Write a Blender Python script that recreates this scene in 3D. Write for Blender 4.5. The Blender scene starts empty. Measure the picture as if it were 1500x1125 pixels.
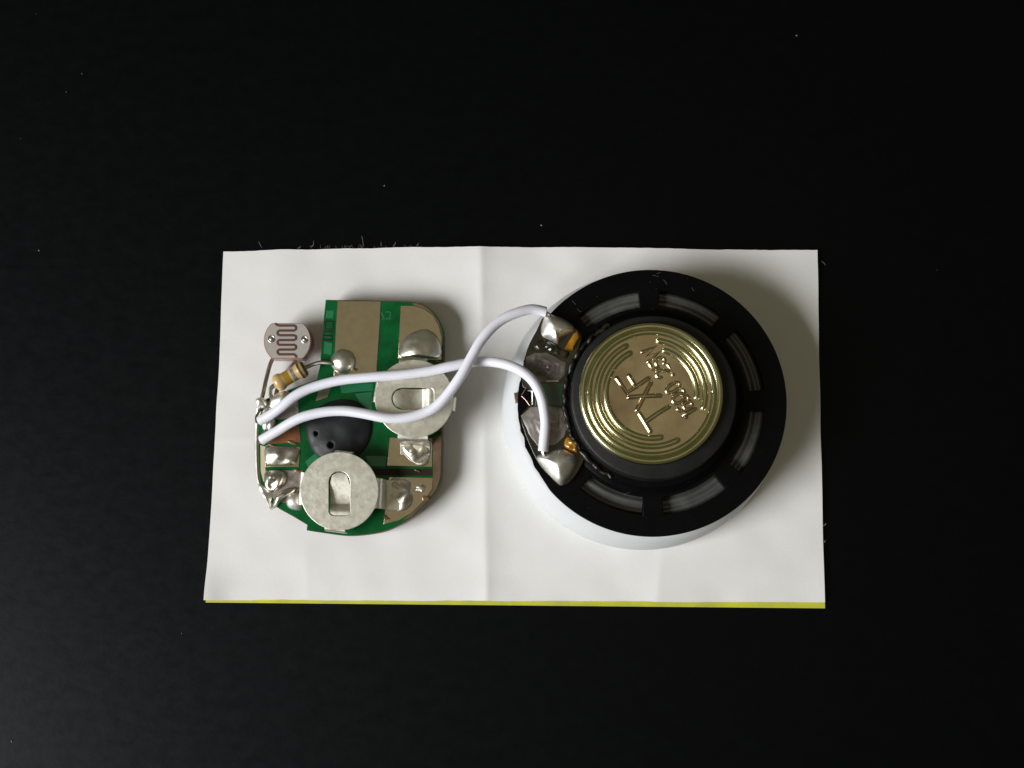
import bpy, bmesh, math, random
from mathutils import Vector, Matrix, noise

random.seed(7)
scene = bpy.context.scene
C = scene.collection
MM = 0.001

# ---------------------------------------------------------------- camera
FPX = 1756.0                      # focal length in pixels of the 1500 px wide photograph
_zw = Vector((-80, 262, FPX)).normalized()          # world up seen from the camera
_xw = (Vector((1, 0, 0)) - _zw * _zw.x).normalized()
_yw = _zw.cross(_xw)
ROT = Matrix((_xw, _yw, _zw))     # camera axes -> world axes
CAM = ROT @ Vector((0, 0, 137.0)) # millimetres, looks at the world origin
cam_d = bpy.data.cameras.new('camera')
cam_d.sensor_width = 36
cam_d.lens = FPX / 1500 * 36
cam_d.clip_start = 0.005
cam_d.clip_end = 20
cam = bpy.data.objects.new('camera', cam_d)
cam.matrix_world = Matrix.Translation(CAM * MM) @ ROT.to_4x4()
C.objects.link(cam)
scene.camera = cam

# ---------------------------------------------------------------- light
world = bpy.data.worlds.new('World')
scene.world = world
world.use_nodes = True
bg = world.node_tree.nodes['Background']
bg.inputs[0].default_value = (0.098, 0.090, 0.059, 1)
bg.inputs[1].default_value = 1.0

lamp_d = bpy.data.lights.new('window_light', 'AREA')
lamp_d.shape = 'RECTANGLE'
lamp_d.size = 0.42
lamp_d.size_y = 0.36
lamp_d.energy = 9.1
lamp_d.color = (0.98, 0.985, 1.0)
lamp = bpy.data.objects.new('window_light', lamp_d)
_az, _el, _dist = math.radians(204), math.radians(35), 0.80
_ld = Vector((math.cos(_az) * math.cos(_el), math.sin(_az) * math.cos(_el), math.sin(_el)))
lamp.location = _ld * _dist
lamp.rotation_euler = _ld.to_track_quat('Z', 'Y').to_euler()
C.objects.link(lamp)

fill_d = bpy.data.lights.new('overhead_fill', 'AREA')      # added overhead fill, brightens flat metal so the lettering stands out
fill_d.shape = 'SQUARE'
fill_d.size = 0.62
fill_d.energy = 0.25
fill_d.color = (1.0, 0.86, 0.60)
fill_lamp = bpy.data.objects.new('overhead_fill', fill_d)
fill_lamp.location = (-0.02, 0.03, 1.1)
C.objects.link(fill_lamp)

scene.view_settings.view_transform = 'Standard'
scene.view_settings.look = 'None'
scene.view_settings.exposure = 0
scene.view_settings.gamma = 1
scene.view_settings.use_curve_mapping = False

# ---------------------------------------------------------------- helpers (millimetres)
def at(px, py, z=0.0):
    """the point at height z (mm) that the photograph shows at a pixel"""
    d = ROT @ Vector(((px - 750) / FPX, -(py - 562.5) / FPX, -1))
    return CAM + d * ((z - CAM.z) / d.z)

def mmpx(px, py, z):
    return (at(px + 50, py, z) - at(px - 50, py, z)).length / 100

def poly(pts, z):
    return [at(x, y, z) for x, y in pts]

def tag(o, label=None, cat=None, group=None, kind=None):
    if label: o['label'] = label
    if cat: o['category'] = cat
    if group: o['group'] = group
    if kind: o['kind'] = kind
    return o

def thing(name, label, cat, loc):
    o = bpy.data.objects.new(name, None)
    o.empty_display_size = 0.005
    o.location = loc * MM
    C.objects.link(o)
    o['base'] = 1
    del o['base']
    return tag(o, label, cat)

def wloc(o):
    v = Vector((0, 0, 0))
    while o:
        v = v + o.location
        o = o.parent
    return v

def obj(name, bm, mat, parent=None, smooth=40, bevel=0):
    bmesh.ops.recalc_face_normals(bm, faces=bm.faces)
    me = bpy.data.meshes.new(name)
    off = wloc(parent) if parent else Vector((0, 0, 0))
    for v in bm.verts:
        v.co = v.co * MM - off
    bm.to_mesh(me)
    bm.free()
    if smooth:
        for p in me.polygons:
            p.use_smooth = True
        me.set_sharp_from_angle(angle=math.radians(smooth))
    me.materials.append(mat)
    o = bpy.data.objects.new(name, me)
    C.objects.link(o)
    o.parent = parent
    if bevel:
        b = o.modifiers.new('bevel', 'BEVEL')
        b.width = bevel * MM
        b.segments = 2
        b.limit_method = 'ANGLE'
        b.angle_limit = math.radians(50)
    return o

def catmull(pts, n=8, closed=False):
    P = [Vector(p) for p in pts]
    out = []
    m = len(P)
    for i in range(m if closed else m - 1):
        if closed:
            a, b, c, d = P[i - 1], P[i], P[(i + 1) % m], P[(i + 2) % m]
        else:
            a, b, c, d = P[max(i - 1, 0)], P[i], P[i + 1], P[min(i + 2, m - 1)]
        for k in range(n):
            t = k / n
            out.append(0.5 * ((2 * b) + (c - a) * t + (2 * a - 5 * b + 4 * c - d) * t * t + (3 * b - a - 3 * c + d) * t ** 3))
    if not closed:
        out.append(P[-1])
    return out

def smooth2d(pts, n=4):
    return [(v.x, v.y) for v in catmull([(x, y, 0) for x, y in pts], n, True)]

def tube(bm, pts, r, seg=12, round_ends=False, flat=1.0):
    pts = [Vector(p) for p in pts]
    rad = list(r) if hasattr(r, '__len__') else [r] * len(pts)
    if round_ends:
        a, b = (pts[0] - pts[1]).normalized(), (pts[-1] - pts[-2]).normalized()
        h, t = [], []
        for s in (1.0, 0.8, 0.45):
            k = math.sqrt(max(0.02, 1 - s * s))
            h.append((pts[0] + a * rad[0] * s, rad[0] * k))
            t.append((pts[-1] + b * rad[-1] * s, rad[-1] * k))
        pts = [p for p, _ in h] + pts + [p for p, _ in reversed(t)]
        rad = [q for _, q in h] + rad + [q for _, q in reversed(t)]
    tang = [(pts[min(i + 1, len(pts) - 1)] - pts[max(i - 1, 0)]).normalized() for i in range(len(pts))]
    up = Vector((0, 0, 1))
    if abs(tang[0].dot(up)) > 0.9: up = Vector((0, 1, 0))
    nrm = (up - tang[0] * up.dot(tang[0])).normalized()
    rings = []
    for p, t, q in zip(pts, tang, rad):
        nrm = (nrm - t * nrm.dot(t)).normalized()
        bi = t.cross(nrm)
        rings.append([bm.verts.new(p + (nrm * math.cos(2 * math.pi * k / seg) * flat + bi * math.sin(2 * math.pi * k / seg)) * q) for k in range(seg)])
    for A, B in zip(rings, rings[1:]):
        for k in range(seg):
            bm.faces.new((A[k], A[(k + 1) % seg], B[(k + 1) % seg], B[k]))
    bm.faces.new(rings[0]); bm.faces.new(rings[-1])
    return bm

def loft(bm, rings, cap_top=True, cap_bottom=True):
    R = [[bm.verts.new(p) for p in ring] for ring in rings]
    n = len(R[0])
    for A, B in zip(R, R[1:]):
        for k in range(n):
            bm.faces.new((A[k], A[(k + 1) % n], B[(k + 1) % n], B[k]))
    if cap_bottom: bm.faces.new(R[0])
    if cap_top: bm.faces.new(R[-1])
    return bm

def circle(c, r, z, n=96, fn=None):
    out = []
    for k in range(n):
        a = 2 * math.pi * k / n
        q = r + (fn(a) if fn else 0)
        out.append(Vector((c.x + q * math.cos(a), c.y + q * math.sin(a), z)))
    return out

def lathe(c, prof, n=96, cap_top=True, cap_bottom=True):
    return loft(bmesh.new(), [circle(c, r, z, n) for r, z in prof], cap_top, cap_bottom)

def prism(pts, z0, z1, bm=None):
    """outline given as points, walls straight down"""
    bm = bm or bmesh.new()
    return loft(bm, [[Vector((p.x, p.y, z0)) for p in pts], [Vector((p.x, p.y, z1)) for p in pts]])

def holed(outer, holes, z0, z1):
    bm = bmesh.new()
    for z in (z0, z1):
        edges = []
        for lp in [outer] + holes:
            vs = [bm.verts.new((p.x, p.y, z)) for p in lp]
            edges += [bm.edges.new((vs[i], vs[(i + 1) % len(vs)])) for i in range(len(vs))]
        bmesh.ops.triangle_fill(bm, use_beauty=True, use_dissolve=False, edges=edges)
    bm.verts.ensure_lookup_table()
    tot = len(bm.verts) // 2
    i0 = 0
    for lp in [outer] + holes:
        n = len(lp)
        for k in range(n):
            a, b = i0 + k, i0 + (k + 1) % n
            bm.faces.new((bm.verts[a], bm.verts[b], bm.verts[b + tot], bm.verts[a + tot]))
        i0 += n
    return bm

def pool(outline, z, h, p=0.5, rings=10, lump=0.0, lf=1.0, peak=(0, 0), fn=None, seed=0, skirt=0.15):
    """a dome of set metal or resin over an outline: outline points in mm"""
    bm = bmesh.new()
    c = sum(outline, Vector()) / len(outline)
    c = c + Vector((peak[0], peak[1], 0))
    prev = None
    R = []
    sv = Vector((seed * 7.3, seed * 3.1, seed * 1.7))
    R.append([Vector((q.x, q.y, z - skirt)) for q in outline])
    for i in range(rings):
        t = 1 - i / rings
        ring = []
        for q in outline:
            v = Vector((c.x + (q.x - c.x) * t, c.y + (q.y - c.y) * t, 0))
            hh = h * max(0, 1 - t * t) ** p
            hh += lump * noise.noise(v * lf + sv) * (1 - t ** 4)
            if fn: hh += fn(v) * (1 - t ** 4)
            v.z = z + max(hh, 0)
            ring.append(v)
        R.append(ring)
    loft(bm, R, cap_top=False)
    top = bm.verts.new((c.x, c.y, z + h + lump * noise.noise(Vector((c.x, c.y, 0)) * lf + sv) + (fn(c) if fn else 0)))
    bm.verts.ensure_lookup_table()
    n = len(outline)
    last = [bm.verts[rings * n + k] for k in range(n)]
    for k in range(n):
        bm.faces.new((last[k], last[(k + 1) % n], top))
    return bm

# ---------------------------------------------------------------- materials
def mat(name, col, rough=0.5, metal=0.0, spec=0.5, coat=0.0, var=None, vscale=400, rvar=0.0, bump=0.0, bscale=3000,
        stretch=None, sss=0.0, trans=0.0, detail=4.0, coat_rough=0.1, scratch=0.0):
    m = bpy.data.materials.new(name)
    m.use_nodes = True
    nt = m.node_tree
    b = nt.nodes['Principled BSDF']
    b.inputs['Base Color'].default_value = (*col, 1)
    b.inputs['Roughness'].default_value = rough
    b.inputs['Metallic'].default_value = metal
    b.inputs['Specular IOR Level'].default_value = spec
    b.inputs['Coat Weight'].default_value = coat
    b.inputs['Coat Roughness'].default_value = coat_rough
    if trans: b.inputs['Transmission Weight'].default_value = trans
    if sss:
        b.inputs['Subsurface Weight'].default_value = sss
        b.inputs['Subsurface Radius'].default_value = (1, 1, 1)
        b.inputs['Subsurface Scale'].default_value = 0.0006
    tc = nt.nodes.new('ShaderNodeTexCoord')
    src = tc.outputs['Object']
    if stretch:
        mp = nt.nodes.new('ShaderNodeMapping')
        mp.inputs['Scale'].default_value = stretch
        nt.links.new(src, mp.inputs[0]); src = mp.outputs[0]
    def ns(scale, det=detail):
        n = nt.nodes.new('ShaderNodeTexNoise')
        n.inputs['Scale'].default_value = scale
        n.inputs['Detail'].default_value = det
        n.inputs['Roughness'].default_value = 0.6
        nt.links.new(src, n.inputs['Vector'])
        return n.outputs['Fac']
    if var or rvar:
        f = ns(vscale)
        mr = nt.nodes.new('ShaderNodeMapRange')
        mr.inputs[1].default_value = 0.35; mr.inputs[2].default_value = 0.65
        nt.links.new(f, mr.inputs[0])
        if var:
            mx = nt.nodes.new('ShaderNodeMix'); mx.data_type = 'RGBA'
            mx.inputs[6].default_value = (*col, 1); mx.inputs[7].default_value = (*var, 1)
            nt.links.new(mr.outputs[0], mx.inputs[0])
            nt.links.new(mx.outputs[2], b.inputs['Base Color'])
        if rvar:
            m2 = nt.nodes.new('ShaderNodeMapRange')
            m2.inputs[3].default_value = max(0.02, rough - rvar); m2.inputs[4].default_value = rough + rvar
            nt.links.new(ns(vscale * 1.7), m2.inputs[0])
            m2.inputs[1].default_value = 0.3; m2.inputs[2].default_value = 0.7
            nt.links.new(m2.outputs[0], b.inputs['Roughness'])
    if bump:
        bp = nt.nodes.new('ShaderNodeBump')
        bp.inputs['Strength'].default_value = 1.0
        bp.inputs['Distance'].default_value = bump * MM
        nt.links.new(ns(bscale), bp.inputs['Height'])
        last = bp.outputs[0]
        for ang in ((0.5, -0.9, 2.0) if scratch else ()):          # fine crossing scratches
            mp = nt.nodes.new('ShaderNodeMapping')
            mp.vector_type = 'TEXTURE'
            mp.inputs['Rotation'].default_value = (0, 0, ang)
            mp.inputs['Scale'].default_value = (14, 0.5, 1)
            nt.links.new(tc.outputs['Object'], mp.inputs[0])
            n = nt.nodes.new('ShaderNodeTexNoise')
            n.inputs['Scale'].default_value = 3500
            n.inputs['Detail'].default_value = 1
            nt.links.new(mp.outputs[0], n.inputs['Vector'])
            mr = nt.nodes.new('ShaderNodeMapRange')
            mr.inputs[1].default_value = 0.60; mr.inputs[2].default_value = 0.76
            nt.links.new(n.outputs['Fac'], mr.inputs[0])
            b2 = nt.nodes.new('ShaderNodeBump')
            b2.inputs['Distance'].default_value = scratch * MM
            nt.links.new(mr.outputs[0], b2.inputs['Height'])
            nt.links.new(last, b2.inputs['Normal'])
            last = b2.outputs[0]
        nt.links.new(last, b.inputs['Normal'])
    return m

M = dict(
    table=mat('black_table', (0.0003, 0.0005, 0.0009), 0.38, spec=0.15, var=(0.0005, 0.0007, 0.0011), vscale=420, rvar=0.035,
              bump=0.010, bscale=1500, stretch=(0.75, 1, 1)),
    paper=mat('white_paper', (0.78, 0.775, 0.76), 0.75, spec=0.2, var=(0.745, 0.74, 0.72), vscale=120, bump=0.012, bscale=2600),
    yellow=mat('yellow_card', (0.55, 0.55, 0.035), 0.65, spec=0.3, var=(0.43, 0.435, 0.055), vscale=260),
    core=mat('board_core', (0.13, 0.075, 0.035), 0.6, var=(0.075, 0.035, 0.018), vscale=500),
    gap=mat('dark_bare_gap', (0.022, 0.013, 0.007), 0.6, spec=0.2),
    bare=mat('bare_laminate', (0.55, 0.48, 0.33), 0.6),
    mask=mat('green_solder_mask', (0.001, 0.105, 0.025), 0.32, spec=0.2, coat=0.06, var=(0.0005, 0.06, 0.013), vscale=420, rvar=0.08, bump=0.01, bscale=900),
    trace=mat('pale_green_trace', (0.012, 0.16, 0.065), 0.3, coat=0.3),
    darkmark=mat('dark_green_print', (0.0015, 0.022, 0.008), 0.4),
    palemark=mat('pale_green_print', (0.06, 0.17, 0.10), 0.4),
    tin=mat('tinned_pad', (0.62, 0.55, 0.42), 0.21, 1.0, var=(0.57, 0.50, 0.375), vscale=900, rvar=0.04, bump=0.03, bscale=260),
    dulltin=mat('dull_tinned_pad', (0.42, 0.38, 0.34), 0.42, 1.0, var=(0.26, 0.22, 0.20), vscale=700, rvar=0.1, bump=0.03, bscale=1500),
    padgrey=mat('crinkled_grey_pad', (0.40, 0.37, 0.35), 0.42, 0.6, var=(0.26, 0.235, 0.22), vscale=700, rvar=0.08, bump=0.04, bscale=900),
    paddark=mat('crinkled_brown_pad', (0.17, 0.15, 0.13), 0.4, 0.5, var=(0.10, 0.085, 0.07), vscale=700, rvar=0.08, bump=0.04, bscale=900),
    copper=mat('bare_copper', (0.30, 0.11, 0.05), 0.45, 0.6, var=(0.12, 0.06, 0.03), vscale=600),
    solder=mat('solder', (0.90, 0.88, 0.81), 0.37, 1.0, var=(0.82, 0.79, 0.71), vscale=1200, rvar=0.05, bump=0.010, bscale=1800),
    wsolder=mat('lit_solder', (0.95, 0.94, 0.90), 0.46, 1.0, var=(0.88, 0.86, 0.80), vscale=1200, rvar=0.06, bump=0.012, bscale=1800),  # paler, rougher copy of solder, white highlight put into its colour
    dsolder=mat('dull_solder', (0.68, 0.65, 0.58), 0.36, 1.0, var=(0.46, 0.43, 0.36), vscale=900, rvar=0.08, bump=0.03, bscale=1500),
    clip=mat('nickel_plate', (0.81, 0.79, 0.69), 0.46, 1.0, var=(0.72, 0.695, 0.605), vscale=1100, rvar=0.06, bump=0.008, bscale=2600, scratch=0.0018),
    epoxy=mat('black_epoxy', (0.006, 0.007, 0.0085), 0.55, spec=0.4, var=(0.011, 0.0125, 0.014), vscale=700, rvar=0.08, bump=0.02, bscale=1800),
    wire=mat('white_wire', (0.78, 0.78, 0.86), 0.38, spec=0.45, var=(0.75, 0.75, 0.83), vscale=300, bump=0.006, bscale=1500),
    ldr=mat('photocell_face', (0.36, 0.345, 0.315), 0.30, coat=0.4, var=(0.41, 0.375, 0.34), vscale=500),
    ldrtrack=mat('photocell_track', (0.10, 0.050, 0.042), 0.3, coat=0.5),
    ldrside=mat('photocell_side', (0.30, 0.14, 0.12), 0.35, coat=0.5),
    lead=mat('tinned_lead', (0.55, 0.52, 0.46), 0.35, 1.0, var=(0.38, 0.35, 0.30), vscale=900),
    res=mat('resistor_body', (0.58, 0.40, 0.17), 0.30, coat=0.4, var=(0.50, 0.33, 0.13), vscale=600),
    resgold=mat('resistor_gold_band', (0.33, 0.19, 0.02), 0.3, coat=0.4),
    ressilver=mat('resistor_silver_band', (0.55, 0.58, 0.62), 0.25, 0.8),
    resblue=mat('resistor_blue_band', (0.03, 0.13, 0.17), 0.3, coat=0.4),
    resdark=mat('resistor_dark_band', (0.05, 0.045, 0.02), 0.3, coat=0.4),
    frame=mat('black_plastic', (0.0012, 0.0013, 0.0018), 0.40, spec=0.11, var=(0.0018, 0.0018, 0.0024), vscale=500, rvar=0.07, bump=0.012, bscale=1800),
    ferrite=mat('dark_ferrite', (0.008, 0.0085, 0.009), 0.40, spec=0.35, var=(0.013, 0.013, 0.013), vscale=500, bump=0.015, bscale=1500),
    film=mat('grey_film', (0.050, 0.052, 0.048), 0.26, spec=0.6, var=(0.095, 0.095, 0.088), vscale=250),
    whiteplastic=mat('white_plastic', (0.62, 0.64, 0.645), 0.5, spec=0.3, var=(0.59, 0.61, 0.615), vscale=200),
    cap=mat('yellow_zinc', (0.66, 0.58, 0.39), 0.17, 1.0, var=(0.40, 0.30, 0.21), vscale=150, rvar=0.05, bump=0.075, bscale=230, scratch=0.0012),
    rim=mat('green_zinc', (0.66, 0.65, 0.41), 0.19, 1.0, var=(0.50, 0.51, 0.27), vscale=200, rvar=0.05, bump=0.010, bscale=900),
    tboard=mat('flux_coated_board', (0.007, 0.008, 0.004), 0.25, coat=0.4, var=(0.022, 0.017, 0.005), vscale=600, bump=0.04, bscale=900),
    tgreen=mat('terminal_green', (0.004, 0.060, 0.024), 0.25, coat=0.5, var=(0.002, 0.035, 0.012), vscale=500),
    amber=mat('amber_resin', (0.40, 0.19, 0.010), 0.15, coat=0.6, var=(0.22, 0.09, 0.005), vscale=700),
    glue=mat('black_glue', (0.005, 0.005, 0.004), 0.34, spec=0.4, var=(0.02, 0.015, 0.008), vscale=900, bump=0.05, bscale=1200),
    hair=mat('copper_hair', (0.45, 0.25, 0.22), 0.35, 0.7),
    lint=mat('pale_lint', (0.15, 0.147, 0.12), 0.9, spec=0.1),
    frdust=mat('frame_dust', (0.10, 0.10, 0.10), 0.9, spec=0.1),
    flux=mat('flux_stain', (0.10, 0.062, 0.016), 0.18, coat=0.5, var=(0.16, 0.11, 0.04), vscale=600),
    dust=mat('dust_speck', (0.20, 0.19, 0.185), 0.9, spec=0.1),
)

# ---------------------------------------------------------------- table top
M['table'].node_tree.nodes['Principled BSDF'].inputs['Specular Tint'].default_value = (0.88, 0.96, 1.0, 1)
bm = bmesh.new()
S = 450
vs = [bm.verts.new(v) for v in ((-S, -S, 0), (S, -S, 0), (S, S, 0), (-S, S, 0))]
bm.faces.new(vs)
t = obj('table_top', bm, M['table'], smooth=0)
tag(t, 'black satin table top under everything', None, kind='structure')

# ---------------------------------------------------------------- folded paper card
def paper_z(px, py):
    z = 0.0
    xc = 705 + (py - 370) / 510 * 9
    d = px - xc
    z += 0.44 * math.exp(-abs(d) / (38 if d < 0 else 26))
    if py > 770:
        k = min(1, (py - 770) / 90)
        d = px - (970 - (py - 800) * 0.10)
        z += 0.14 * k * math.exp(-abs(d) / 22)
    z += 0.55 * math.exp(-((px - 300) / 26) ** 2 - ((py - 880) / 42) ** 2)
    z += 0.10 * math.exp(-abs(py - 645 + 0.03 * (px - 300)) / 14) * max(0, min(1, (450 - px) / 80))
    z += 0.05 * math.exp(-abs((px - 448) - 0.05 * (py - 800)) / 16) * max(0, min(1, (py - 785) / 30))
    z += 0.20 * noise.noise(Vector((px / 120, py / 95, 3.1)))
    z += 0.065 * noise.noise(Vector((px / 48, py / 42, 9.7)))
    return z

def leaf(corners, z0, thick, wav, nx, ny, edge):
    """corners TL, TR, BR, BL in pixels; edge(u, v) shifts the outline in pixels"""
    bm = bmesh.new()
    TL, TR, BR, BL = [Vector(c) for c in corners]
    G = []
    for lay in (0, 1):
        rows = []
        for j in range(ny + 1):
            v = j / ny
            row = []
            for i in range(nx + 1):
                u = i / nx
                p = (TL * (1 - u) + TR * u) * (1 - v) + (BL * (1 - u) + BR * u) * v
                p = p + edge(u, v)
                w = at(p.x, p.y, z0)
                w.z = z0 + lay * thick + (paper_z(p.x, p.y) * wav)
                row.append(bm.verts.new(w))
            rows.append(row)
        G.append(rows)
    for lay in (0, 1):
        for j in range(ny):
            for i in range(nx):
                g = G[lay]
                bm.faces.new((g[j][i], g[j][i + 1], g[j + 1][i + 1], g[j + 1][i]))
    b, t_ = G
    for i in range(nx):
        bm.faces.new((b[0][i], b[0][i + 1], t_[0][i + 1], t_[0][i]))
        bm.faces.new((b[ny][i], b[ny][i + 1], t_[ny][i + 1], t_[ny][i]))
    for j in range(ny):
        bm.faces.new((b[j][0], b[j + 1][0], t_[j + 1][0], t_[j][0]))
        bm.faces.new((b[j][nx], b[j + 1][nx], t_[j + 1][nx], t_[j][nx]))
    return bm

def edge_white(u, v):
    top = -5.5 * math.sin(math.pi * min(1, u * 1.15)) ** 1.0 if u < 0.87 else 0
    top += 1.2 * noise.noise(Vector((u * 14, 0.3, 0))) + 0.4 * noise.noise(Vector((u * 90, 2.3, 0)))
    bot = 1.6 * noise.noise(Vector((u * 9, 5.3, 0))) + 0.5 * noise.noise(Vector((u * 60, 7.3, 0)))
    left = 0.8 * noise.noise(Vector((v * 8, 8.3, 0))) + 2.2 * math.sin(math.pi * v)
    right = 0.8 * noise.noise(Vector((v * 8, 11.3, 0))) - 1.0 * math.sin(math.pi * v)
    return Vector((left * (1 - u) ** 8 + right * u ** 8, top * (1 - v) ** 8 + bot * v ** 8))

def edge_yellow(u, v):
    top = -4.0 * math.sin(math.pi * min(1, u * 1.15)) + 2.2 * noise.noise(Vector((u * 9, 20.3, 0)))
    return Vector((0, top * (1 - v) ** 8))

base = at(752, 630, 0)
card = thing('paper_card', 'creased white paper card with a yellow lower edge, lying on the black table', 'card', base)
obj('yellow_leaf', leaf([(334, 369), (1195, 367), (1208, 891), (302, 882.5)], 0.04, 0.2, 0.0, 60, 6, edge_yellow), M['yellow'], card, 30)
obj('white_leaf', leaf([(328, 369), (1197, 366.5), (1208, 882.5), (301, 878)], 0.36, 0.2, 1.0, 220, 130, edge_white), M['paper'], card, 60)
ZP = 0.62      # where things rest on the card

# ---------------------------------------------------------------- circuit board
ZB = 3.1       # top of the board
board = thing('circuit_board', 'small green circuit board with two battery clips, left on the paper card', 'circuit board', at(510, 620, ZP))
outline = [(477, 439), (540, 440), (600, 441.5), (618, 445), (633, 455), (644, 470), (650, 492), (649, 560), (648, 640), (646, 700), (640, 718),
           (626, 736), (605, 757), (572, 775), (545, 782), (510, 785), (475, 781), (449, 777), (450, 769), (430, 757), (404, 742), (388, 726),
           (380, 702), (378, 660), (378, 620), (381, 596), (390, 584), (430, 568), (464, 556), (469, 535), (472, 490)]
outline = outline[:2] + [(v.x, v.y) for v in catmull([(x, y, 0) for x, y in outline[2:18]], 4)] + [(v.x, v.y) for v in catmull([(x, y, 0) for x, y in outline[18:27]], 4)] + outline[27:]
O = poly(outline, ZB)
oc = sum(O, Vector()) / len(O)
obj('substrate', prism(O, ZB - 1.5, ZB), M['core'], board, bevel=0.05)
for fx, fy in ((500, 470), (620, 480), (410, 690), (600, 720)):      # trimmed joints underneath that it stands on
    obj('underside_joint', lathe(at(fx, fy, ZP), [(0.35, ZP - 0.1), (0.8, ZB - 1.7), (1.0, ZB - 1.45)], 16), M['solder'], board)
obj('solder_mask', prism([oc + (p - oc) * 0.994 for p in O], ZB - 0.02, ZB + 0.03), M['mask'], board)
ZM = ZB + 0.03

def pad(pts, m='tin', z=ZM, th=0.05, parent=board, name='solder_pad', sm=False):
    if sm: pts = smooth2d(pts, 4)
    return obj(name, prism(poly(pts, z), z - 0.03, z + th), M[m], parent, bevel=0.02)

pad([(494.5, 441), (558, 441.5), (556, 480), (551, 550), (489, 552), (491, 500)])
pad([(587, 448), (606, 448), (622, 453), (635, 463), (643, 478), (647, 495), (646.5, 527), (583, 526)])
pad([(571, 641), (633, 642), (633, 684), (567, 682)])
pad([(570, 699), (634, 700), (633, 716), (622, 733), (602, 752), (585, 762), (562, 768), (566, 735)])
pad([(389, 652), (440, 655), (438, 684), (389, 684)])
pad([(389, 689), (444, 689), (438, 718), (420, 738), (404, 733), (392, 720)], 'dulltin')
pad([(393, 622), (438, 620), (441, 648), (393, 650)], 'copper')
pad([(386, 592), (400, 584), (436, 576), (438, 612), (388, 616)], 'dulltin')
pad([(381.5, 652), (389, 654), (389, 700), (386, 706), (382, 690)], 'bare', th=0.02, name='bare_edge')
pad([(604, 443), (618, 446.5), (632, 456), (643, 471), (648.5, 492), (648, 560), (647, 640), (645, 700), (639, 717), (625, 735), (604, 756), (588, 764), (602, 752), (622, 733),
     (633, 716), (634.5, 700), (634, 641), (645.5, 636), (646.8, 530), (647.3, 495), (643.5, 478), (635.5, 463), (622.5, 452.5), (606, 447)], 'core', th=0.012, name='bare_edge')
pad([(542, 686.5), (633.5, 687), (633.5, 697), (546, 696.5)], 'gap', th=0.01, name='bare_gap')
pad([(469, 565), (486, 562), (480, 582), (462, 588)], 'tin')

# lighter copper runs under the mask
for run in ([(497, 560), (546, 562), (546, 572), (500, 576)], [(520, 577), (545, 574), (545, 600), (532, 598)], [(447, 676), (462, 664), (468, 672), (452, 686)],
            [(536, 668), (566, 668), (565, 683), (541, 683)], [(478, 455), (489, 455), (488, 466), (477, 466)],
            [(475, 500), (487, 503), (485, 520), (474, 518)]):
    obj('copper_run', prism(poly(run, ZM), ZM - 0.02, ZM + 0.02), M['trace'], board)

def strokes(name, segs, z, r, m, parent, flat=0.4):
    bm = bmesh.new()
    for s in segs:
        tube(bm, [at(x, y, z) for x, y in s], r, 6, flat=flat)
    return obj(name, bm, M[m], parent)

strokes('printed_mark', [[(475.5, 472), (488, 471), (488, 482), (476, 483), (475.5, 472)]], ZM, 0.14, 'darkmark', board)
strokes('printed_mark', [[(474.5, 486), (487, 486)], [(474, 492), (486, 493), (486, 498), (473, 498)]], ZM, 0.14, 'darkmark', board)
strokes('printed_mark', [[(559, 458), (563, 467), (560, 468)]], ZM, 0.05, 'palemark', board)
strokes('printed_mark', [[(565, 457), (572, 457), (571, 467), (565, 467)]], ZM, 0.05, 'palemark', board)

# set solder
def joint(pts, h, m='solder', z=ZM, p=0.5, lump=0.0, lf=1.0, peak=(0, 0), parent=board, seed=0, name='solder_joint', n=4, rings=12):
    return obj(name, pool(poly(smooth2d(pts, n), z), z + 0.02, h, p, rings, lump, lf, peak, seed=seed), M[m], parent, 60)

def round_px(cx, cy, rx, ry, n=14, rot=0, jit=0.0, seed=0):
    rnd = random.Random(seed)
    out = []
    for k in range(n):
        a = 2 * math.pi * k / n
        q = 1 + rnd.uniform(-jit, jit)
        x, y = rx * q * math.cos(a), ry * q * math.sin(a)
        out.append((cx + x * math.cos(rot) - y * math.sin(rot), cy + x * math.sin(rot) + y * math.cos(rot)))
    return out

joint(round_px(503, 530, 19, 18.5, jit=0.04, seed=3), 1.15, p=0.62)
joint([(584, 516), (592, 496), (606, 486), (625, 482), (640, 492), (647, 510), (645, 524), (630, 526), (606, 524), (588, 525)], 1.15, p=0.75, lump=0.12, lf=0.9, peak=(0.1, -1.0), seed=2)
joint([(588, 646), (604, 643), (630, 645), (633, 662), (627, 680), (612, 682), (598, 672), (588, 660)], 0.3, 'dsolder', lump=0.35, lf=1.2, seed=4)
joint([(572, 702), (590, 700), (602, 706), (606, 722), (604, 738), (594, 748), (580, 748), (570, 735)], 0.25, 'dsolder', lump=0.35, lf=1.1, seed=5)
joint(round_px(617, 715, 8, 6, jit=0.15, seed=8), 0.16, 'dsolder', lump=0.1, seed=7)
joint([(389, 655), (410, 653), (438, 657), (437, 672), (430, 681), (408, 682), (390, 678)], 0.55, 'dsolder', p=0.6, lump=0.3, lf=0.9, seed=6)
joint([(388, 692), (404, 688), (418, 692), (419, 704), (411, 716), (398, 722), (388, 712)], 0.9, 'dsolder', lump=0.5, lf=1.1, seed=9)
joint([(380, 706), (392, 712), (404, 722), (402, 736), (398, 748), (392, 738), (383, 727), (378, 716)], 1.0, 'wsolder', z=ZM - 0.6, p=0.6, lump=0.25, seed=10)
joint([(404, 727), (414, 718), (428, 714), (436, 715), (432, 723), (418, 729), (407, 741), (400, 745), (401, 735)], 0.9, 'dsolder', lump=0.3, seed=11)
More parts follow.
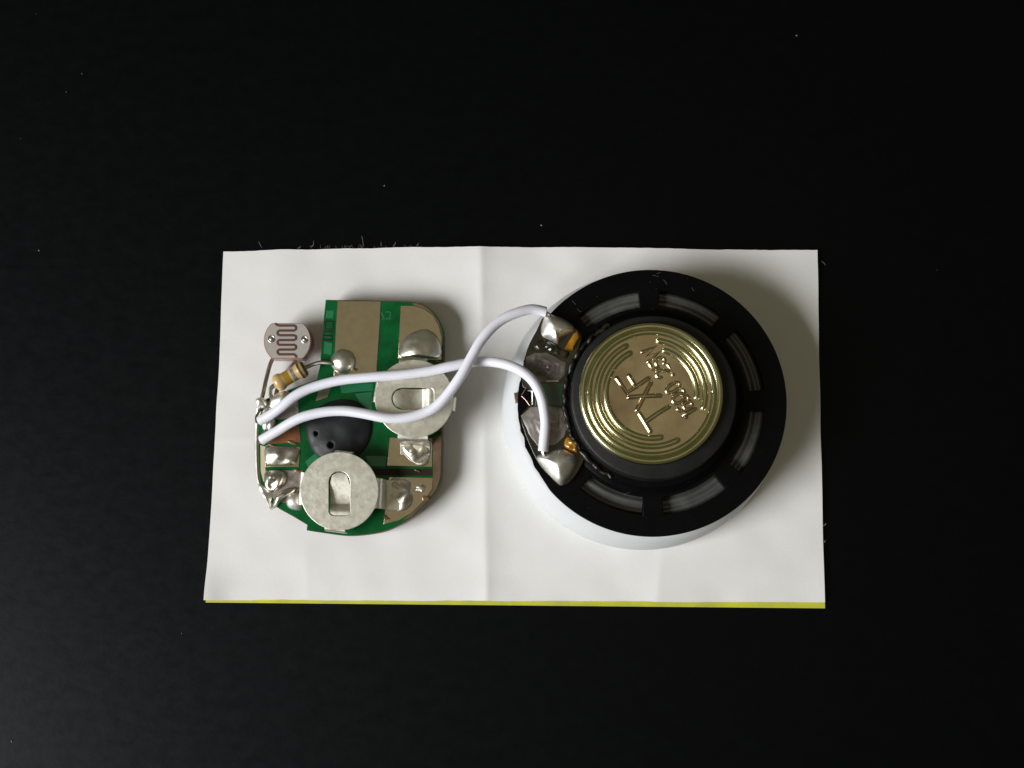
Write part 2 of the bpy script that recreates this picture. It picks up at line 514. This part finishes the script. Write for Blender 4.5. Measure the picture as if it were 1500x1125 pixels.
joint([(420, 730), (428, 722), (440, 722), (446, 732), (444, 746), (430, 747), (421, 741)], 1.0, 'wsolder', p=0.6, lump=0.1, seed=12)
joint([(376, 584), (384, 581), (391, 587), (390, 596), (380, 600), (375, 593)], 1.0, 'wsolder', z=ZM, p=0.6, lump=0.15, seed=13)
joint([(396, 588), (404, 578), (420, 572), (428, 580), (420, 594), (404, 600), (396, 598)], 0.8, 'wsolder', p=0.6, lump=0.15, seed=14)
joint([(386, 600), (396, 597), (402, 606), (398, 622), (392, 632), (385, 628), (383, 612)], 0.75, 'wsolder', p=0.6, lump=0.2, seed=15)
joint([(396, 612), (404, 616), (402, 628), (394, 632), (391, 622)], 0.6, 'wsolder', p=0.6, lump=0.1, seed=16)

# dried flux beside the joints
for fx, fy, rx, ry, sd in ((624, 730, 6, 4, 41), (612, 690, 5, 1.8, 42), (436, 690, 5, 2.5, 43), (398, 652, 8, 2, 44), (520, 541, 4, 3, 45), (566, 758, 5, 3, 46), (428, 648, 8, 3, 47), (640, 529, 4, 2, 48)):
    joint(round_px(fx, fy, rx, ry, 10, rot=0.4, jit=0.3, seed=sd), 0.07, 'flux', z=ZM + 0.05, p=0.4, lump=0.04, seed=sd, name='flux_stain', n=3, rings=5)

# black blob over the chip
pits = [(at(465, 636, ZM), 0.21, 0.7), (at(487, 653, ZM), 0.30, 0.8)]
def blob_fn(v):
    q = 0.0
    for c, r, d in pits:
        dd = math.hypot(v.x - c.x, v.y - c.y)
        q -= d * math.exp(-(dd / r) ** 4)
    return q
bl = poly(smooth2d([(448, 620), (456, 605), (474, 592), (500, 585), (526, 590), (541, 606), (545, 628), (538, 652), (520, 672), (496, 682), (474, 676), (458, 660), (449, 640)], 10), ZM)
obj('chip_blob', pool(bl, ZM + 0.02, 1.0, 0.5, 40, 0.28, 0.5, (-0.6, 0.2), blob_fn, 3), M['epoxy'], board, 60)

# battery clips
def clip(cx, cy, r, ang, zt, feet, tabs, slot):
    """ang turns the slot; slot: start, end, half width (px) along the slot axis"""
    ca, sa = math.cos(ang), math.sin(ang)
    def L(u, v, z):               # u along slot axis towards the free end, v across
        return at(cx + u * ca - v * sa, cy + u * sa + v * ca, z)
    outer = []
    for k in range(96):
        a = 2 * math.pi * k / 96
        outer.append(L(r * math.cos(a), r * math.sin(a), zt))
    s0, s1, hw = slot
    hole = []
    for k in range(9):
        a = -math.pi / 2 + math.pi * k / 8
        hole.append(L(s1 - hw + hw * math.cos(a), hw * math.sin(a), zt))
    for k in range(5):
        a = math.pi / 2 + math.pi / 2 * k / 4
        hole.append(L(s0 + 7 + 7 * math.cos(a), hw - 7 + 7 * math.sin(a), zt))
    for k in range(5):
        a = math.pi + math.pi / 2 * k / 4
        hole.append(L(s0 + 7 + 7 * math.cos(a), -hw + 7 + 7 * math.sin(a), zt))
    plate = obj('battery_clip', holed(outer, [hole], zt - 0.22, zt), M['clip'], board, 30, bevel=0.05)
    # springy tongue in the slot
    prof = [(s0 - 4, -0.23), (s0 + 4, -0.10), (s0 + 9, -0.12), (s0 + 12, -0.30), (s0 + 16, -0.66), (s0 + 19, -0.72), (s0 + 30, -0.62), (s0 + 36, -0.52), (s0 + 46, -0.22), (s1 - 6, -0.10), (s1 - 1.5, -0.14)]
    bm = bmesh.new()
    top, bot = [], []
    for u, dz in prof:
        w = hw - 1.0
        e = u - (s1 - hw)
        if e > 0: w = math.sqrt(max(0.2, (hw - 1.0) ** 2 - e * e))
        top.append([bm.verts.new(L(u, v * w, zt) * 1.0 + Vector((0, 0, dz))) for v in (-1, -0.5, 0, 0.5, 1)])
        bot.append([bm.verts.new(L(u, v * w, zt) + Vector((0, 0, dz - 0.18))) for v in (-1, -0.5, 0, 0.5, 1)])
    for g in (top, bot):
        for A, B in zip(g, g[1:]):
            for k in range(4): bm.faces.new((A[k], A[k + 1], B[k + 1], B[k]))
    for k in (0, 4):
        for i in range(len(top) - 1): bm.faces.new((top[i][k], top[i + 1][k], bot[i + 1][k], bot[i][k]))
    for i in (0, -1):
        for k in range(4): bm.faces.new((top[i][k], top[i][k + 1], bot[i][k + 1], bot[i][k]))
    obj('tongue', bm, M['clip'], plate, 50)
    def strip(name, dirang, half, prof):
        """bent strip leaving the rim: prof = [(distance from centre px, z)]"""
        da, db = math.cos(dirang), math.sin(dirang)
        bm = bmesh.new()
        rings = []
        for i, (q, z) in enumerate(prof):
            nx = prof[min(i + 1, len(prof) - 1)]; pv = prof[max(i - 1, 0)]
            du, dz = (nx[0] - pv[0]) * 0.078, nx[1] - pv[1]
            l = math.hypot(du, dz) or 1
            ox, oz = -dz / l * 0.2, du / l * 0.2       # thickness, upwards/outwards
            ring = []
            for s, th in ((-1, 0), (1, 0), (1, 1), (-1, 1)):
                qx = q - ox / 0.078 * (1 - th)
                p = at(cx + qx * da - s * half * db, cy + qx * db + s * half * da, zt)
                ring.append(Vector((p.x, p.y, z - oz * (1 - th))))
            rings.append(ring)
        loft(bm, rings)
        return obj(name, bm, M['clip'], plate, 50, bevel=0.03)
    for d, half, drop in tabs:
        strip('side_tab', d, half, [(r - 5, zt - 0.03), (r - 0.5, zt - 0.04), (r + 2.0, zt - 0.22), (r + 2.8, zt - 0.6), (r + 3, zt - drop)])
    for d, half, ln in feet:
        strip('foot', d, half, [(r - 5, zt - 0.03), (r - 0.5, zt - 0.04), (r + 3, zt - 0.25), (r + 5, zt - 0.8), (r + 5.5, ZM + 0.55), (r + 8, ZM + 0.25), (r + ln, ZM + 0.2)])
    return plate

PI = math.pi
clip(497, 719.5, 57.5, -PI / 2, 5.7,
     feet=[(math.radians(3), 22, 26)],
     tabs=[(math.radians(184), 24, 2.0), (math.radians(97), 15, 1.6), (math.radians(-84), 13, 1.0)],
     slot=(-36, 29, 15.5))
clip(606.5, 584, 57.5, PI, 5.7,
     feet=[(math.radians(92), 22, 22)],
     tabs=[(math.radians(7), 10, 1.2), (math.radians(190), 15, 1.4), (math.radians(-92), 20, 2.0)],
     slot=(-29, 33, 16))

# photoresistor beside the board
ZL = 4.0
cl = at(421, 499, ZL)
sl = mmpx(421, 499, ZL)
ring = []
for k in range(64):
    a = 2 * PI * k / 64
    x, y = 35 * math.cos(a), 35 * math.sin(a)
    y = max(-26, min(26.5, y))
    ring.append((421 + x, 499 + y))
face = poly(ring, ZL)
cf = sum(face, Vector()) / 64
bm = loft(bmesh.new(), [[Vector((cf.x + (p.x - cf.x) * s, cf.y + (p.y - cf.y) * s, z)) for p in face] for s, z in
                        ((0.93, ZL - 1.9), (1.0, ZL - 1.7), (1.0, ZL - 0.12), (0.985, ZL - 0.03))])
ldr = obj('photoresistor', bm, M['ldrside'], board, 40)
ldr['label'] = 'round photoresistor with brown zigzag track'
obj('face', prism([cf + (p - cf) * 0.955 for p in face], ZL - 0.05, ZL + 0.02), M['ldr'], ldr)
ys = [477, 484.3, 491.3, 498.3, 505.3, 512.2, 519.2]
path = [(403, 473.5), (405.5, 476)]
for i, y in enumerate(ys):
    a, b = (409, 431) if i % 2 == 0 else (431, 409)
    path += [(a, y), (b, y)]
    if i < 6:
        o_ = 2.6 if i % 2 == 0 else -2.6
        path += [(b + o_ * 0.8, y + 1.4), (b + o_, (y + ys[i + 1]) / 2), (b + o_ * 0.8, ys[i + 1] - 1.4)]
path += [(433, 521), (434.5, 524)]
obj('zigzag_track', tube(bmesh.new(), [at(x, y, ZL + 0.02) for x, y in path], 0.155, 6, flat=0.4), M['ldrtrack'], ldr)
for cx, cy in ((397.5, 496.5), (446, 497.5)):
    b_ = tube(bmesh.new(), [at(cx + 4.4 * math.cos(2 * PI * k / 14), cy + 4.8 * math.sin(2 * PI * k / 14), ZL + 0.03) for k in range(14)], 0.07, 6)
    rg = obj('contact_ring', b_, M['lead'], ldr)
    obj('contact', pool(poly(round_px(cx, cy, 3.4, 3.6, 12), ZL), ZL + 0.03, 0.16, 0.5, 5), M['dsolder'], ldr)
obj('lead', tube(bmesh.new(), catmull([at(402, 522, 2.2), at(396, 533, 2.5), at(390, 555, 2.7), at(385, 578, 3.3), at(379, 598, 3.1), at(377, 625, 2.7), at(376.5, 660, 2.6), at(377.5, 690, 2.6), at(380, 708, 2.7), at(386, 722, 2.9)], 6), 0.24, 8), M['lead'], ldr)
obj('lead', tube(bmesh.new(), catmull([at(440, 522, 1.7), at(430, 533, 1.7), at(412, 556, 1.9), at(405, 575, 2.9), at(404, 588, 3.3)], 6), 0.26, 8), M['lead'], ldr)

# resistor
ZR = 3.8
ra, rb = at(402, 564, ZR), at(448, 538, ZR)
ax = rb - ra
prof = [(0.0, 0.35), (0.03, 0.75), (0.08, 0.98), (0.16, 1.05), (0.24, 0.98), (0.30, 0.84), (0.5, 0.80), (0.72, 0.84), (0.78, 0.96), (0.86, 1.02), (0.94, 0.95), (0.99, 0.7), (1.0, 0.35)]
res = obj('resistor', tube(bmesh.new(), [ra + ax * t for t, _ in prof], [q * 0.98 for _, q in prof], 20), M['res'], board, 60)
res['label'] = 'small tan resistor with coloured bands'
def band(t0, t1, m):
    rr = []
    for t in (t0, (t0 + t1) / 2, t1):
        for (ta, qa), (tb, qb) in zip(prof, prof[1:]):
            if ta <= t <= tb:
                rr.append((qa + (qb - qa) * (t - ta) / (tb - ta)) * 0.98 + 0.02); break
    obj('colour_band', tube(bmesh.new(), [ra + ax * t for t in (t0, (t0 + t1) / 2, t1)], rr, 20), M[m], res, 60)
band(0.34, 0.50, 'resgold'); band(0.57, 0.66, 'ressilver'); band(0.80, 0.86, 'resdark'); band(0.93, 0.985, 'resdark')
obj('lead', tube(bmesh.new(), catmull([rb - ax * 0.02, at(458, 534, 3.7), at(470, 531, 3.8), at(484, 532, 3.8), at(495, 533, 3.6)], 6), 0.24, 8), M['lead'], res)
obj('lead', tube(bmesh.new(), catmull([ra + ax * 0.02, at(397, 569, 3.7), at(396, 578, 3.5), at(402, 588, 3.2)], 6), 0.26, 8), M['lead'], res)

# ---------------------------------------------------------------- speaker
ZF = 6.6
FC = at(953.4, 587.5, ZF); s_f = mmpx(953, 587, ZF)
spk = thing('speaker', 'round black speaker with embossed brass-coloured magnet cap and white rim', 'speaker', Vector((FC.x, FC.y, ZP)))
NF = 192
def pxring(cx, cy, r, z, n=NF):
    c = at(cx, cy, z)
    return circle(c, r * mmpx(cx, cy, z), z, n)
obj('white_rim', loft(bmesh.new(), [pxring(936, 602, 199, ZP), pxring(936.5, 602, 202, ZP + 0.3), pxring(938, 600.5, 204, 2.3), pxring(940.5, 598, 203.5, 3.6), pxring(944, 595, 201.5, 4.6),
                                  pxring(948, 591.5, 197.5, 5.3), pxring(950, 590, 193, 5.6), pxring(951, 589.5, 186, 5.6), pxring(951, 589.5, 183, 4.5)]), M['whiteplastic'], spk, 50)

def rough_edge(a):      # chipped rim beside the terminals (angle in world, pi = left)
    d = abs(((a - PI + PI) % (2 * PI)) - PI)
    d = abs(a - PI)
    if d > 0.72: return 0.0
    w = min(1, (0.72 - d) / 0.12)
    return w * (-0.16 + 0.22 * noise.noise(Vector((a * 13, 1.1, 0))) + 0.12 * noise.noise(Vector((a * 41, 4.1, 0))))
RO = 198 * s_f
outer = circle(FC, RO, ZF, 256, rough_edge)
def arcwin(a0, a1, r0, r1, n=14):
    r0, r1 = r0 * s_f, r1 * s_f
    P = [Vector((FC.x + r1 * math.cos(a0 + (a1 - a0) * k / n), FC.y + r1 * math.sin(a0 + (a1 - a0) * k / n), 0)) for k in range(n + 1)]
    P += [Vector((FC.x + r0 * math.cos(a1 + (a0 - a1) * k / n), FC.y + r0 * math.sin(a1 + (a0 - a1) * k / n), 0)) for k in range(n + 1)]
    return P
wins = []
for mid in (-112.5, -67.5, -22.5, 22.5, 67.5, 112.5):
    wins.append(arcwin(math.radians(mid - 17), math.radians(mid + 17), 141, 167))
frame = obj('frame', holed(outer, wins + [circle(FC, 108 * s_f, 0, 96)], 4.7, ZF), M['frame'], spk, 30, bevel=0.12)
# raised ribs across the spokes, and lip round the inner ring
for deg in (-90, -45, 0, 45, 90):
    a = math.radians(deg)
    d, e = Vector((math.cos(a), math.sin(a), 0)), Vector((-math.sin(a), math.cos(a), 0))
    q = [FC + d * 139 * s_f - e * 14.2 * s_f, FC + d * 169 * s_f - e * 14.2 * s_f, FC + d * 169 * s_f + e * 14.2 * s_f, FC + d * 139 * s_f + e * 14.2 * s_f]
    obj('spoke', prism(q, ZF - 0.5, ZF + 0.03), M['frame'], frame, 30, bevel=0.03)
obj('inner_collar', lathe(FC, [(137 * s_f, ZF - 0.3), (136 * s_f, ZF + 0.15), (133 * s_f, ZF + 0.3), (127 * s_f, ZF + 0.8), (118 * s_f, ZF + 0.9)], 128), M['frame'], frame, 40)
obj('side_wall', loft(bmesh.new(), [circle(FC, RO - 0.25, 4.6, 128), circle(FC, RO - 0.25, 4.72, 128)]), M['frame'], frame)
# sound film seen through the openings
prof = []
for k in range(41):
    r = 130 + 44 * k / 40
    prof.append((r * s_f, 5.75 + 0.10 * math.sin((r - 130) / 44 * PI * 6.0) - 0.35 * abs((r - 152) / 22) ** 2))
film = obj('membrane', lathe(FC, prof, 160, cap_top=False, cap_bottom=False), M['film'], spk, 60)
obj('back_plate', lathe(FC, [(RO - 0.6, 4.75), (RO - 0.6, 4.85)], 96), M['frame'], spk)

# magnet and its pressed cap
ZC = 11.0
MC = at(957.5, 581, 10.2); s_m = mmpx(957, 581, 10.2)
obj('magnet', lathe(MC, [(121 * s_m, ZF + 0.6), (122.5 * s_m, ZF + 1.1), (122.5 * s_m, 9.8), (120.5 * s_m, 10.15), (117 * s_m, 10.25)], 128), M['ferrite'], spk, 40)
CC = at(954, 575.5, ZC); s_c = mmpx(954, 575, ZC)
cap = obj('magnet_cap', lathe(CC, [(104.5 * s_c, 10.2), (106 * s_c, 10.45), (105.5 * s_c, 10.75), (103.5 * s_c, 10.97), (100.5 * s_c, 11.06), (97.5 * s_c, 11.0), (96 * s_c, 10.93), (90 * s_c, 10.93),
                                   (60 * s_c, 10.93), (30 * s_c, 10.94), (4 * s_c, 10.945)], 192), M['cap'], spk, 50)
obj('rolled_edge', lathe(CC, [(105 * s_c, 10.3), (106.6 * s_c, 10.5), (106.2 * s_c, 10.8), (104 * s_c, 11.03), (100.8 * s_c, 11.10), (97 * s_c, 11.03), (95.4 * s_c, 10.94), (95.4 * s_c, 10.9)], 192, False, False), M['rim'], cap, 60)
ZT = 10.93
def ridge(r, d0, d1, rad=0.35, m='rim', lift=-0.13):
    """degrees as in the photograph: 0 right, clockwise positive"""
    n = max(8, int(abs(d1 - d0) / 2.5))
    pts = []
    for k in range(n + 1):
        a = -math.radians(d0 + (d1 - d0) * k / n)
        pts.append(Vector((CC.x + r * s_c * math.cos(a), CC.y + r * s_c * math.sin(a), ZT + lift)))
    return obj('pressed_ridge', tube(bmesh.new(), pts, rad, 14, round_ends=True), M[m], cap, 80)
ridge(91.5, 0, 180); ridge(91.5, 180, 360)
ridge(79, -81, 16); ridge(79, 243, 62)
ridge(66.8, -72, 6); ridge(66.8, 243, 79)

def letter(segs, o, d, up, h, rad, name='embossed_letter'):
    """segs in letter units (0..1 tall) placed at pixel o, reading along d, up along up"""
    bm = bmesh.new()
    for s in segs:
        pts = []
        for x, y in s:
            p = at(o[0] + (d[0] * x + up[0] * y) * h, o[1] + (d[1] * x + up[1] * y) * h, ZT)
            pts.append(Vector((p.x, p.y, ZT - 0.03)))
        tube(bm, pts, rad, 10, round_ends=True)
    return obj(name, bm, M['cap'], cap, 80)

def arc(cx, cy, rx, ry, a0, a1, n=12):
    return [(cx + rx * math.cos(math.radians(a0 + (a1 - a0) * k / n)), cy + ry * math.sin(math.radians(a0 + (a1 - a0) * k / n))) for k in range(n + 1)]
G = {
    '1': [[(-0.10, 0.8), (0.05, 1.0), (0.05, 0.0)]],
    '6': [arc(0, 0.29, 0.24, 0.29, 0, 360, 16), [(-0.24, 0.30), (-0.22, 0.62), (-0.05, 0.9), (0.16, 1.0)]],
    'Ω': [[(-0.32, 0.0), (-0.14, 0.0), (-0.14, 0.14)] + arc(0, 0.60, 0.29, 0.38, 245, -65, 16) + [(0.14, 0.14), (0.14, 0.0), (0.32, 0.0)]],
    '0': [arc(0, 0.5, 0.25, 0.5, 0, 360, 18)],
    '.': [[(0, 0.03), (0, 0.07)]],
    '2': [arc(0, 0.74, 0.24, 0.26, 160, -25, 10) + [(-0.24, 0.0), (0.26, 0.0)]],
    '5': [[(0.24, 1.0), (-0.2, 1.0), (-0.22, 0.56)] + arc(0, 0.31, 0.25, 0.31, 120, -150, 12)],
    'W': [[(-0.38, 1.0), (-0.2, 0.0), (0.0, 0.92), (0.2, 0.0), (0.38, 1.0)]],
}
d = Vector((-0.527, -0.850)); up = (d.y, -d.x)
o0 = Vector((1019.0, 600.0))               # baseline start
cur = 0.0
for ch, adv in (('1', 11), ('6', 16), ('Ω', 17.5), ('0', 16.5), ('.', 10.5), ('2', 15.5), ('5', 17.5), ('W', 18)):
    p = o0 + d * cur
    letter(G[ch], p, d, up, 22.0, 0.215)
    cur += adv
# large letters of the maker's mark
def pxletter(segs, rad):
    bm = bmesh.new()
    for s in segs:
        pts = []
        for x, y in s:
            p = at(x, y, ZT)
            pts.append(Vector((p.x, p.y, ZT - 0.03)))
        tube(bm, pts, rad, 10, round_ends=True)
    return obj('embossed_letter', bm, M['cap'], cap, 80)
pxletter([[(903.5, 554), (918.5, 575.5), (934, 565), (950, 554)], [(921.5, 550.5), (928.5, 562)]], 0.26)
pxletter([[(921, 582), (940, 580.5), (967, 579.5)], [(933, 600.5), (943, 581), (953.5, 561)]], 0.26)
pxletter([[(937, 606), (952.5, 631.5)], [(946, 618), (963, 606), (979.5, 596)]], 0.26)

# black glue round the foot of the magnet
rnd = random.Random(4)
pts, rr = [], []
for k in range(90):
    a = math.radians(118 + 124 * k / 89)
    q = 127 * s_f + 0.25 * noise.noise(Vector((k * 0.35, 0, 0)))
    pts.append(Vector((FC.x + q * math.cos(a), FC.y + q * math.sin(a) , ZF + 0.80 + 0.25 * noise.noise(Vector((k * 0.4, 7, 0))))))
    rr.append(0.26 + 0.24 * noise.noise(Vector((k * 0.17, 3, 0))))
obj('glue_bead', tube(bmesh.new(), pts, rr, 10), M['glue'], spk, 70)

# terminal strip
ZTB = 7.15
tb_out = [(800, 463), (836, 477), (852, 492), (846, 515), (836, 545), (831, 575), (832, 605), (840, 632), (852, 655), (856, 672), (840, 700), (826, 710), (808, 700), (790, 680),
          (778, 657), (768, 632), (763, 610), (776, 592), (777, 572), (766, 567), (765, 545), (772, 512), (786, 484)]
term = obj('terminal_strip', prism(poly(smooth2d(tb_out, 3), ZTB), ZF + 0.0 - 0.05, ZTB), M['tboard'], spk, 40, bevel=0.05)
def tpad(pts, m, th=0.06):
    return obj('pad', prism(poly(pts, ZTB), ZTB - 0.03, ZTB + th), M[m], term, 40, bevel=0.03)
tpad([(784, 562), (830, 560), (830, 594), (784, 595)], 'tgreen', 0.04)
for pts, sd in (([(771, 523), (782, 517), (800, 516), (829, 531), (827, 549), (817, 559), (792, 559), (768, 548)], 21), ([(763, 609), (776, 597), (800, 594), (829, 599), (832, 620), (826, 640), (812, 652), (787, 653), (775, 636)], 22)):
    obj('pad', pool(poly([q for a, b in zip(pts, pts[1:] + pts[:1]) for q in (a, ((a[0] * 2 + b[0]) / 3 + 0.6, (a[1] * 2 + b[1]) / 3), ((a[0] + 2 * b[0]) / 3, (a[1] + 2 * b[1]) / 3 + 0.8))], ZTB), ZTB + 0.04, 0.05, 0.2, 26, 0.22, 2.6, seed=sd), M['padgrey' if sd == 22 else 'paddark'], term, 50)
obj('pad', prism(poly([(753, 575), (764, 576), (764, 590), (754, 590)], 6.0), 5.2, 6.0), M['dulltin'], term, bevel=0.05)
strokes('bare_trace', [[(773, 572), (780, 573), (780, 593)]], ZTB + 0.03, 0.07, 'solder', term, 0.8)
strokes('bare_trace', [[(800, 558.5), (818, 558)]], ZTB + 0.05, 0.09, 'solder', term, 0.8)
strokes('coil_wire', [[(764, 579), (769, 571), (771, 566)]], ZTB + 0.1, 0.04, 'hair', term, 1)
strokes('coil_wire', [[(764, 580), (770, 586), (776, 594)]], ZTB + 0.1, 0.04, 'hair', term, 1)
obj('solder_joint', pool(poly(smooth2d([(800, 461), (812, 462), (830, 470), (842, 482), (832, 489), (821, 496), (817, 505), (806, 499), (794, 492), (793, 478)], 5), ZTB), ZTB, 1.35, 0.62, 14, 0.12, 0.8, (-0.1, -0.1), seed=31), M['wsolder'], term, 60)
obj('solder_joint', pool(poly(smooth2d([(786, 669), (804, 663), (822, 657), (842, 666), (845, 680), (834, 700), (823, 711), (811, 703), (798, 688)], 5), ZTB), ZTB, 1.35, 0.62, 14, 0.12, 0.8, (-0.1, 0.1), seed=32), M['wsolder'], term, 60)
obj('resin', pool(poly([(848, 485), (851, 494), (839, 513), (826, 512), (833, 500), (841, 488)], ZTB), ZTB, 0.7, 0.25, 8, 0.1, 2, seed=33), M['amber'], term, 40)
obj('resin', pool(poly(smooth2d([(830, 640), (838, 642), (848, 656), (846, 664), (834, 660), (826, 652)], 3), ZTB), ZTB, 0.5, 0.4, 8, 0.3, 2, seed=34), M['amber'], term, 40)
obj('resin', pool(poly(smooth2d([(796, 497), (812, 503), (822, 512), (834, 516), (828, 526), (806, 518), (790, 514), (782, 505)], 3), ZTB), ZTB, 0.3, 0.4, 8, 0.3, 2, seed=35), M['tboard'], term, 40)

# specks of dust and a few fibres caught on the black frame
bm = bmesh.new()
rnd = random.Random(21)
for k in range(70):
    a = rnd.uniform(0, 2 * PI); q = rnd.choice((rnd.uniform(169, 196), rnd.uniform(125, 140))) * s_f
    if abs(a - PI) < 0.7 and q > 130 * s_f: continue
    rr_ = rnd.uniform(0.012, 0.035)
    zz = ZF + (0.02 if q > 150 * s_f else 0.62)
    bmesh.ops.create_icosphere(bm, subdivisions=1, radius=rr_, matrix=Matrix.Translation((FC.x + q * math.cos(a), FC.y + q * math.sin(a), zz)) @ Matrix.Diagonal((1.4, 0.8, 0.6, 1)))
for px, py, dx, dy in ((956, 403, 9, 2), (972, 410, 5, 7), (962, 401, 7, -3), (838, 440, 5, 6), (915, 725, 8, -4), (905, 729, 8, 1), (1014, 421, 3, 5), (846, 452, 6, 5)):
    tube(bm, catmull([at(px, py, ZF + 0.04), at(px + dx * 0.5 + rnd.uniform(-2, 2), py + dy * 0.5, ZF + 0.12), at(px + dx, py + dy, ZF + 0.05)], 4), 0.018, 4)
tag(obj('dust_specks', bm, M['frdust'], spk, 0), kind='stuff')

# ---------------------------------------------------------------- wires
def wire(label, pts, r0, ends):
    P = catmull([at(x, y, z + 0.65 * max(0, min(1, (720 - x) / 60))) for x, y, z in pts], 14)
    t = thing('wire', label, 'wire', Vector((P[0].x, P[0].y, ZP)))
    bm = bmesh.new()
    n = len(P)
    P = [p + 0.10 * min(1, i / 20, (n - i) / 20) * noise.noise_vector(Vector((i * 0.045, r0 * 9, len(pts)))) for i, p in enumerate(P)]
    tube(bm, P, [r0 * (1 + 0.02 * noise.noise(Vector((i * 0.15, r0, 0)))) for i in range(n)], 20)
    obj('insulation', bm, M['wire'], t, 50, bevel=0.06)
    for e in ends:
        obj('conductor', tube(bmesh.new(), catmull([at(x, y, z + (0.6 if x < 700 else 0)) for x, y, z in e], 5), 0.22, 8), M['lead'], t)
    return t

wire('white wire running nearly straight across the board, ending at the lower speaker joint',
     [(380, 617, 3.6), (398, 607, 4.0), (416, 594, 4.4), (436, 578.5, 4.7), (462, 566, 4.9), (500, 556.5, 5.3), (545, 552.5, 5.7), (590, 549, 5.95), (630, 543.5, 6.1), (662, 536, 6.3), (700, 530, 6.6), (732, 532.5, 7.4),
      (762, 543, 8.1), (782, 560, 8.3), (794, 584, 8.3), (798.5, 615, 8.2), (797, 640, 8.1), (795.5, 661, 7.95)], 0.56,
     [[(385, 614, 3.55), (378, 619, 3.3), (376, 612, 3.0), (381, 602, 2.8)], [(796, 655, 7.95), (796, 664, 7.9), (802, 672, 7.7)]])
wire('white wire sagging over the battery clip, then rising to the upper speaker joint',
     [(383, 645, 3.5), (402, 633, 4.0), (424, 620, 4.5), (446, 610, 4.9), (475, 603.5, 5.2), (505, 602.5, 5.5), (535, 606.5, 5.7), (565, 611.5, 5.9), (592, 612, 6.0), (618, 606, 6.15), (640, 594, 6.5), (658, 576, 7.0),
      (675, 550, 7.7), (690, 523, 8.1), (708, 494, 8.3), (728, 473, 8.3), (752, 460, 8.2), (778, 453.5, 7.9), (800, 457, 7.6)], 0.56,
     [[(388, 642, 3.5), (381, 648, 3.2), (383, 640, 2.9), (390, 630, 2.7)], [(796, 457, 7.6), (803, 460, 7.55), (808, 466, 7.5)]])

# ---------------------------------------------------------------- lint and dust
bm = bmesh.new()
rnd = random.Random(11)
for (x, y, dx, dy, ln) in ((384, 363, -5, -8, 1), (456, 362, 4, -9, 1), (533, 361, -3, -14, 1.0), (560, 361, -2, -6, 1), (576, 361, 3, -6, 1), (611, 361, 4, -5, 1), (438, 365, 1, -4, 1), (1206, 795, 5, -4, 1), (1205, 770, 4, -3, 1), (1204, 383, 5, 5, 1)):
    p = [(x, y, 0.4), (x + dx * 0.4 + rnd.uniform(-2, 2), y + dy * 0.4, 0.7), (x + dx * 0.8 + rnd.uniform(-2, 2), y + dy * 0.8, 0.8), (x + dx, y + dy * 1.1, 0.6)]
    tube(bm, catmull([at(*q) for q in p], 5), 0.03, 5)
for k in range(26):
    x = rnd.uniform(470, 620) if k < 24 else rnd.uniform(345, 1180)
    y = 364 - 1.5 * math.sin((x - 330) / 870 * PI)
    p = [(x, y, 0.4), (x + rnd.uniform(-2, 2), y - rnd.uniform(1, 3), 0.6), (x + rnd.uniform(-3, 3), y - rnd.uniform(2, 5), 0.5)]
    tube(bm, [at(*q) for q in p], 0.018, 4)
tag(obj('lint', bm, M['lint'], smooth=60), 'pale lint fibres along the paper card edge', 'lint', kind='stuff')
bm = bmesh.new()
spots = [(1167, 52, 0.10), (793, 330, 0.11), (563, 272, 0.09), (57, 367, 0.10), (97, 135, 0.05), (120, 108, 0.06), (17, 1086, 0.10), (30, 203, 0.04), (266, 928, 0.06)]
for k in range(8):
    spots.append((rnd.uniform(0, 1500), rnd.uniform(0, 1125), rnd.uniform(0.015, 0.035)))
for x, y, r in spots:
    if 295 < x < 1215 and 355 < y < 900: continue
    c = at(x, y, r * 0.5)
    bmesh.ops.create_icosphere(bm, subdivisions=1, radius=r, matrix=Matrix.Translation(c) @ Matrix.Rotation(rnd.uniform(0, 3), 4, 'Z') @ Matrix.Diagonal((1.3, 0.8, 0.5, 1)))
tag(obj('dust', bm, M['dust'], smooth=0), 'scattered dust specks on the black table', 'dust', kind='stuff')
